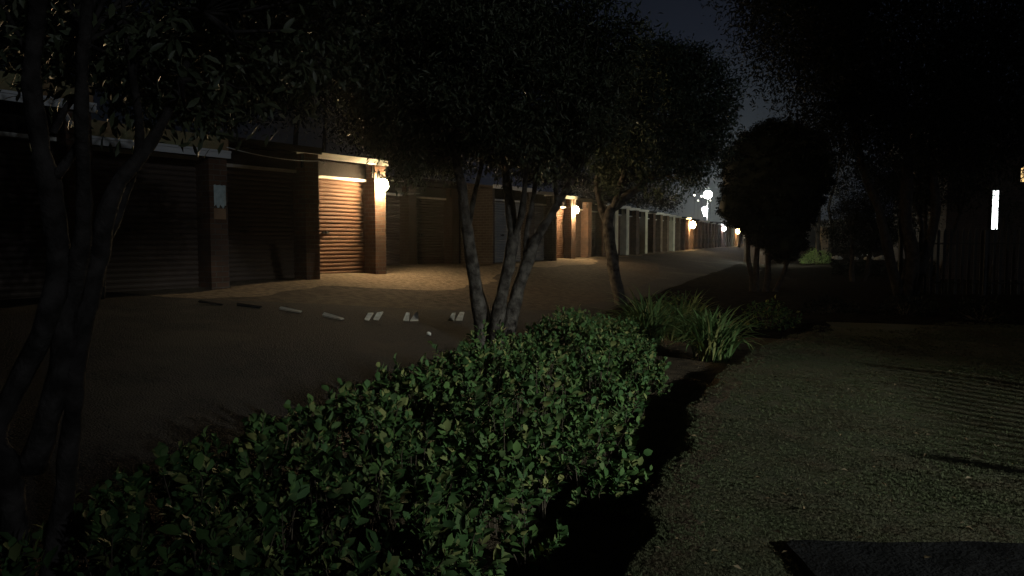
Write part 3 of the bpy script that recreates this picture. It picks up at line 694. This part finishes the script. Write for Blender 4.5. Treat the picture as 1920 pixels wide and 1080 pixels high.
# ------------------------------------------------------------------ hedge of leathery shrubs
t = thing('hedge', 'low leathery-leaved hedge sprawling from the foreground to the strap-leaved clumps', 'hedge', (0, 0, 0))
def hedge():
    nb = 490; sh = 9; per = 9
    s = 1.1 + 10.3 * rng.random(nb) ** .9; u = rng.random(nb)
    t0 = 1.27 + .14 * np.sin(s * 2.3) + .08 * np.sin(s * 5.1) + np.interp(s, [6., 8., 10.4], [0, .32, .95]); t1 = 3.4 + .12 * np.sin(s * 1.9 + 1)
    tt = t0 + (t1 - t0) * u; X, Y = xy(s, tt)
    prof = np.clip(np.sin(np.pi * (u * .92 + .04)), 0, 1) ** .45
    tall = rng.random(nb) > .9
    top = (.40 + .40 * rng.random(nb) + .15 * tall) * prof * np.interp(s, [1.1, 2.2, 10.4, 11.4], [.6, 1, 1, .6]) + .05
    small = np.interp(s, [3, 6, 10], [1., .95, .8])
    n = nb * sh
    cx = np.repeat(np.stack([X, Y], 1), sh, 0) + rng.normal(size=(n, 2)) * .075
    hz = np.repeat(top * np.interp(s, [1.1, 3.4, 6, 10], [.74, .96, .95, .76]), sh) * (1 - .65 * rng.random(n) ** 1.5)
    side = np.repeat((u - .5) * 2, sh)
    ax = unit(np.stack([N[0] * side * .5, N[1] * side * .5, np.ones(n)], 1) + rng.normal(size=(n, 3)) * .26)
    ln = .09 + .11 * rng.random(n)
    base = np.stack([cx[:, 0], cx[:, 1], gz(cx[:, 0], cx[:, 1]) + hz - ln * .7], 1)
    P = np.repeat(base, per, 0); A0 = np.repeat(ax, per, 0); k = np.tile(np.arange(per), n)
    f = (k + .6 * rng.random(n * per)) / per
    P = P + A0 * (np.repeat(ln, per) * f)[:, None]
    perp = unit(np.cross(A0, randdir(n * per)))
    A = unit(perp + A0 * (.75 + 1.8 * f)[:, None]); Nn = unit(A0 * .6 - perp * .7 + rng.normal(size=P.shape) * .3)
    L = (.046 + .066 * rng.random(len(P)) ** 1.4) * np.repeat(np.repeat(small, sh), per) * (1.05 - .35 * f); V, Fq = leaves(P, A, Nn, L, L * (.52 + .24 * rng.random(len(P))), .2, .25, True)
    npmesh('foliage', V, Fq, M['leafhedge'], t, True)
    b = MB(); hub = np.repeat(np.stack([X, Y, gz(X, Y)], 1), sh, 0)
    for i in range(0, n, 2):
        p0 = Vector(base[i]); foot = Vector(hub[i]) - Vector((0, 0, .03)); a_ = Vector(ax[i])
        b.tube([foot, foot.lerp(p0, .5) + Vector((random.uniform(-.02, .02), random.uniform(-.02, .02), -.02)), p0, p0 + a_ * ln[i]], [.006, .004, .003, .0015], 4)
    b.build('stem', M['stem'], t)
hedge()
p = W(1173, 674, 8.9)
t = thing('garden_stake', 'thin black stake with a small white cap standing in the hedge edge', 'stake', (p.x, p.y, GZ(p.x, p.y)))
hz = p.z - GZ(p.x, p.y)
MB().tube([(0, 0, 0), (0, 0, hz - .02)], .012, 8).build('shaft', M['metal'], t)
MB().lathe([(.014, -.02), (.022, -.01), (.022, .012), (.012, .022)], 12, (0, 0, hz)).build('cap', M['white'], t, True)

# ------------------------------------------------------------------ strap-leaved clumps
def strap(label, px, Y, n, Lm, wd, seed=0):
    x, y = GXY(px, Y); g = GZ(x, y); t = thing('strap_leaf_plant', label, 'plant', (x, y, g), 0, 'strap-leaved clumps at the end of the hedge')
    seg = 7; V = []; Q = []
    for i in range(n):
        an = random.uniform(0, 2 * math.pi); L = Lm * random.uniform(.6, 1.1); el = random.uniform(.75, 1.5); bend = random.uniform(.9, 2.4)
        d = Vector((math.cos(an), math.sin(an), 0)); sd = Vector((-d.y, d.x, 0)); p = Vector((random.gauss(0, .09), random.gauss(0, .09), 0)); o = len(V)
        for j in range(seg + 1):
            u = j / seg; e = el - bend * u * u
            w = wd * (1 - u ** 3) * (.6 + .4 * min(1, u * 4)) * .5
            V.append(p - sd * w + Vector((0, 0, w * .4))); V.append(p.copy()); V.append(p + sd * w + Vector((0, 0, w * .4)))
            p = p + (d * math.cos(e) + Vector((0, 0, math.sin(e)))) * L / seg
        for j in range(seg):
            a = o + j * 3; Q += [(a, a + 1, a + 4, a + 3), (a + 1, a + 2, a + 5, a + 4)]
    npmesh('leaves', np.array([tuple(v) for v in V]), [np.array(Q)], M['strap'], t, True)
    b = MB(); b.lathe([(.10, -.05), (.11, .02), (.06, .08), (.02, .1)], 10); b.build('crown', M['stem'], t)
strap('dense arching strap-leaved clump at the foot of the leaning tree', 1215, 11.7, 300, 1.05, .032)
strap('strap-leaved clump with yellowing drooping leaves, nearest the lawn', 1338, 10.2, 270, .95, .036)
strap('shadowed strap-leaved clump between the two brighter clumps', 1272, 12.2, 160, .9, .03)
strap('upright strap-leaved clump farthest back beside the pale-leaved shrub', 1300, 13.3, 90, .85, .028)

# ------------------------------------------------------------------ lawn grass and litter
def grass():
    nt_ = 68000; per = 13                         # little tufts
    Yt = 2.6 + (14.2 - 2.6) * rng.random(nt_) ** 1.6; Xt = (rng.random(nt_) - .12) * Yt * .95 + .1
    th = .55 + .75 * rng.random(nt_) ** 1.5
    pat = np.sin(Xt * 2.1 + 1.3 * np.sin(Yt * 1.4)) * np.sin(Yt * 1.9 + Xt * .7) + .6 * np.sin(Xt * 5.3 + Yt * 3.1)
    s_, t_ = st(Xt, Yt)
    ok = (t_ < lip(s_) + .03 + .10 * (rng.random(nt_) - .5)) & (rng.random(nt_) < .66 + .28 * pat) & (Yt < 13. + .6 * np.sin(Xt * 1.7)); Xt, Yt, th = Xt[ok], Yt[ok], th[ok]
    Xv = np.repeat(Xt, per); Yv = np.repeat(Yt, per); n = len(Xv); sc_ = .8 + .09 * np.clip(Yv - 3, 0, 8)
    an = rng.random(n) * 2 * np.pi; rr = .018 * rng.random(n) * sc_
    d = np.stack([np.cos(an), np.sin(an), np.zeros(n)], 1); sd = np.stack([-np.sin(an), np.cos(an), np.zeros(n)], 1)
    Xv = Xv + d[:, 0] * rr; Yv = Yv + d[:, 1] * rr
    P = np.stack([Xv, Yv, gz(Xv, Yv) - .004], 1)
    hgt = (.008 + .013 * rng.random(n)) * np.repeat(th, per) * sc_; ln = rng.random(n) * 1.7 + .3
    w = (.0009 + .0007 * rng.random(n)) * (.8 + .15 * Yv)
    mid = P + d * (hgt * ln * .4)[:, None] + np.array([0, 0, 1]) * (hgt * .65)[:, None]
    tip = P + d * (hgt * ln)[:, None] + np.array([0, 0, 1]) * (hgt * (1. - .3 * ln))[:, None]
    V = np.stack([P - sd * w[:, None], P + sd * w[:, None], mid + sd * w[:, None] * .8, mid - sd * w[:, None] * .8, tip], 1).reshape(-1, 3)
    o = (np.arange(n) * 5)[:, None]
    ob = npmesh('lawn_grass', V, [o + np.array([0, 1, 2, 3]), o + np.array([3, 2, 4])], M['grass'])
    tag(ob, 'short patchy grass of the lawn on the right', 'grass', kind='stuff')
grass()
def litter():
    n = 420
    Yv = 3 + 9 * rng.random(n) ** 1.5; Xv = (rng.random(n) * .9 - .14) * Yv; s, tt = st(Xv, Yv); ok = tt < 1.4
    Xv, Yv = Xv[ok], Yv[ok]; n = len(Xv); P = np.stack([Xv, Yv, gz(Xv, Yv) + .012 + .015 * rng.random(n)], 1)
    A = randdir(n) * np.array([1, 1, .3]); Nn = randdir(n) * .5 + np.array([0, 0, 1]); L = .02 + .03 * rng.random(n)
    V, Fq = leaves(P, A, Nn, L, L * .45, .3, .2); tag(npmesh('fallen_leaves', V, Fq, M['dry']), 'scattered dry fallen leaves on the lawn and bed edge', 'fallen leaves', kind='stuff')
litter()
# slab in the bottom right corner
a = ground_hit(1466, 1024)
top = [(x, .010 * math.sin(x * 9) + .012 * noise.noise(Vector((x * 6, 0, 0)))) for x in np.linspace(.02, 3.2, 60)]
left = [(.012 * noise.noise(Vector((0, y * 7, 3))), y) for y in np.linspace(-1.4, -.03, 20)]
ol = left + top + [(3.2, -1.4)]; n_ = len(ol); b = MB()
rim = [(x + .012 * (1 if x < 1 else 0), y - .012, .032) for x, y in ol]
b.add(rim + [(x, y, .016) for x, y in ol] + [(x, y, -.25) for x, y in ol],
      [tuple(range(n_))[::-1]] + [(k + n_ * q, (k + 1) % n_ + n_ * q, (k + 1) % n_ + n_ * (q + 1), k + n_ * (q + 1)) for q in (0, 1) for k in range(n_)])
o = b.build('concrete_slab', M['slab']); o.location = (a.x, a.y, GZ(a.x, a.y)); o.rotation_euler = (0, 0, R(-1))
tag(o, 'dark concrete slab in the bottom right corner of the lawn', 'slab')

# ------------------------------------------------------------------ light
w = bpy.data.worlds.new('World'); sc.world = w; w.use_nodes = True; nt = w.node_tree
bg = nt.nodes['Background']
sky = nt.nodes.new('ShaderNodeTexSky'); sky.sky_type = 'NISHITA'; sky.sun_disc = False; sky.sun_elevation = R(17); sky.sun_rotation = R(128)
tc = nt.nodes.new('ShaderNodeTexCoord'); dt = nt.nodes.new('ShaderNodeVectorMath'); dt.operation = 'DOT_PRODUCT'
gv = (W(1335, 385, 73) - Vector((0, 0, CAMZ))).normalized(); dt.inputs[1].default_value = gv
nt.links.new(tc.outputs['Generated'], dt.inputs[0])
ac = nt.nodes.new('ShaderNodeMath'); ac.operation = 'ARCCOSINE'; nt.links.new(dt.outputs['Value'], ac.inputs[0])
rp = nt.nodes.new('ShaderNodeValToRGB'); mr = nt.nodes.new('ShaderNodeMapRange'); mr.inputs['From Max'].default_value = .5
nt.links.new(ac.outputs[0], mr.inputs['Value']); nt.links.new(mr.outputs[0], rp.inputs[0])
el = rp.color_ramp.elements
el[0].color = (.085, .098, .096, 1); el[1].position = 1; el[1].color = (.0014, .0016, .0026, 1)
for pos, c in [(.10, (.052, .061, .064)), (.22, (.024, .029, .034)), (.42, (.0085, .0108, .017)), (.7, (.0042, .0054, .009))]:
    e = el.new(pos); e.color = (*c, 1)
mul = nt.nodes.new('ShaderNodeVectorMath'); mul.operation = 'SCALE'; mul.inputs['Scale'].default_value = .00025
nt.links.new(sky.outputs[0], mul.inputs[0])
add = nt.nodes.new('ShaderNodeVectorMath'); add.operation = 'ADD'
nt.links.new(mul.outputs[0], add.inputs[0]); nt.links.new(rp.outputs[0], add.inputs[1]); nt.links.new(add.outputs[0], bg.inputs[0])
bg.inputs[1].default_value = 1.

LP = Vector((14.2, -6.5, 5.2))
sd = bpy.data.lights.new('moon', 'SUN'); sd.energy = .19; sd.angle = R(.5); sd.color = (.8, .9, 1.)  # dim overall fill added from the street lamp's side
so = bpy.data.objects.new('moon', sd); C.objects.link(so); so.rotation_euler = (R(73), 0, R(128 - 90 + 0))
ld = bpy.data.lights.new('street_lamp_light', 'SPOT'); ld.energy = 10500; ld.spot_size = R(24); ld.spot_blend = 1.; ld.shadow_soft_size = .11; ld.color = (.93, 1., .90)
lo = bpy.data.objects.new('street_lamp_light', ld); C.objects.link(lo); lo.location = LP
lo.rotation_euler = (Vector((3.1, 5.3, -.3)) - LP).to_track_quat('-Z', 'Y').to_euler()
lo.scale = (1.35, 1, 1)
# its post
t = thing('lamp_post', 'street lamp post beside the lawn, out of the photo on the right', 'lamp post', (LP.x + .5, LP.y - .45, 0))
MB().tube([(0, 0, -.2), (0, 0, 3), (0, 0, 5.2), (-.15, .14, 5.5), (-.42, .38, 5.52)], [.08, .06, .05, .04, .04], 10).build('pole', M['metal'], t)
b = MB(); b.lathe([(.05, .34), (.16, .28), (.2, .16)], 14, (-.5, .45, 5.2)); b.build('lamp_shade', M['metal'], t)

# ------------------------------------------------------------------ night mist
b = MB(); b.box(-540, 860, -40, 540, -2., 45)
hz_ = b.build('haze', None or M['hill']); hz_['kind'] = 'stuff'
hm = bpy.data.materials.new('haze'); hm.use_nodes = True; hn = hm.node_tree; hn.nodes.clear()
pv = hn.nodes.new('ShaderNodeVolumePrincipled'); ho = hn.nodes.new('ShaderNodeOutputMaterial'); hn.links.new(pv.outputs[0], ho.inputs['Volume'])
pv.inputs['Color'].default_value = (.8, .82, .85, 1); pv.inputs['Density'].default_value = .0004; pv.inputs['Anisotropy'].default_value = .82
hz_.data.materials.clear(); hz_.data.materials.append(hm)
# ------------------------------------------------------------------ render
sc.view_settings.view_transform = 'Standard'; sc.view_settings.look = 'None'; sc.view_settings.exposure = 0; sc.view_settings.gamma = 1
sc.render.engine = 'CYCLES'
cy = sc.cycles; cy.use_denoising = True
try: cy.denoiser = 'OPENIMAGEDENOISE'
except Exception: pass
cy.max_bounces = 5; cy.volume_bounces = 0; cy.diffuse_bounces = 3; cy.glossy_bounces = 2; cy.transmission_bounces = 2; cy.sample_clamp_indirect = 3.; cy.caustics_reflective = False; cy.caustics_refractive = False
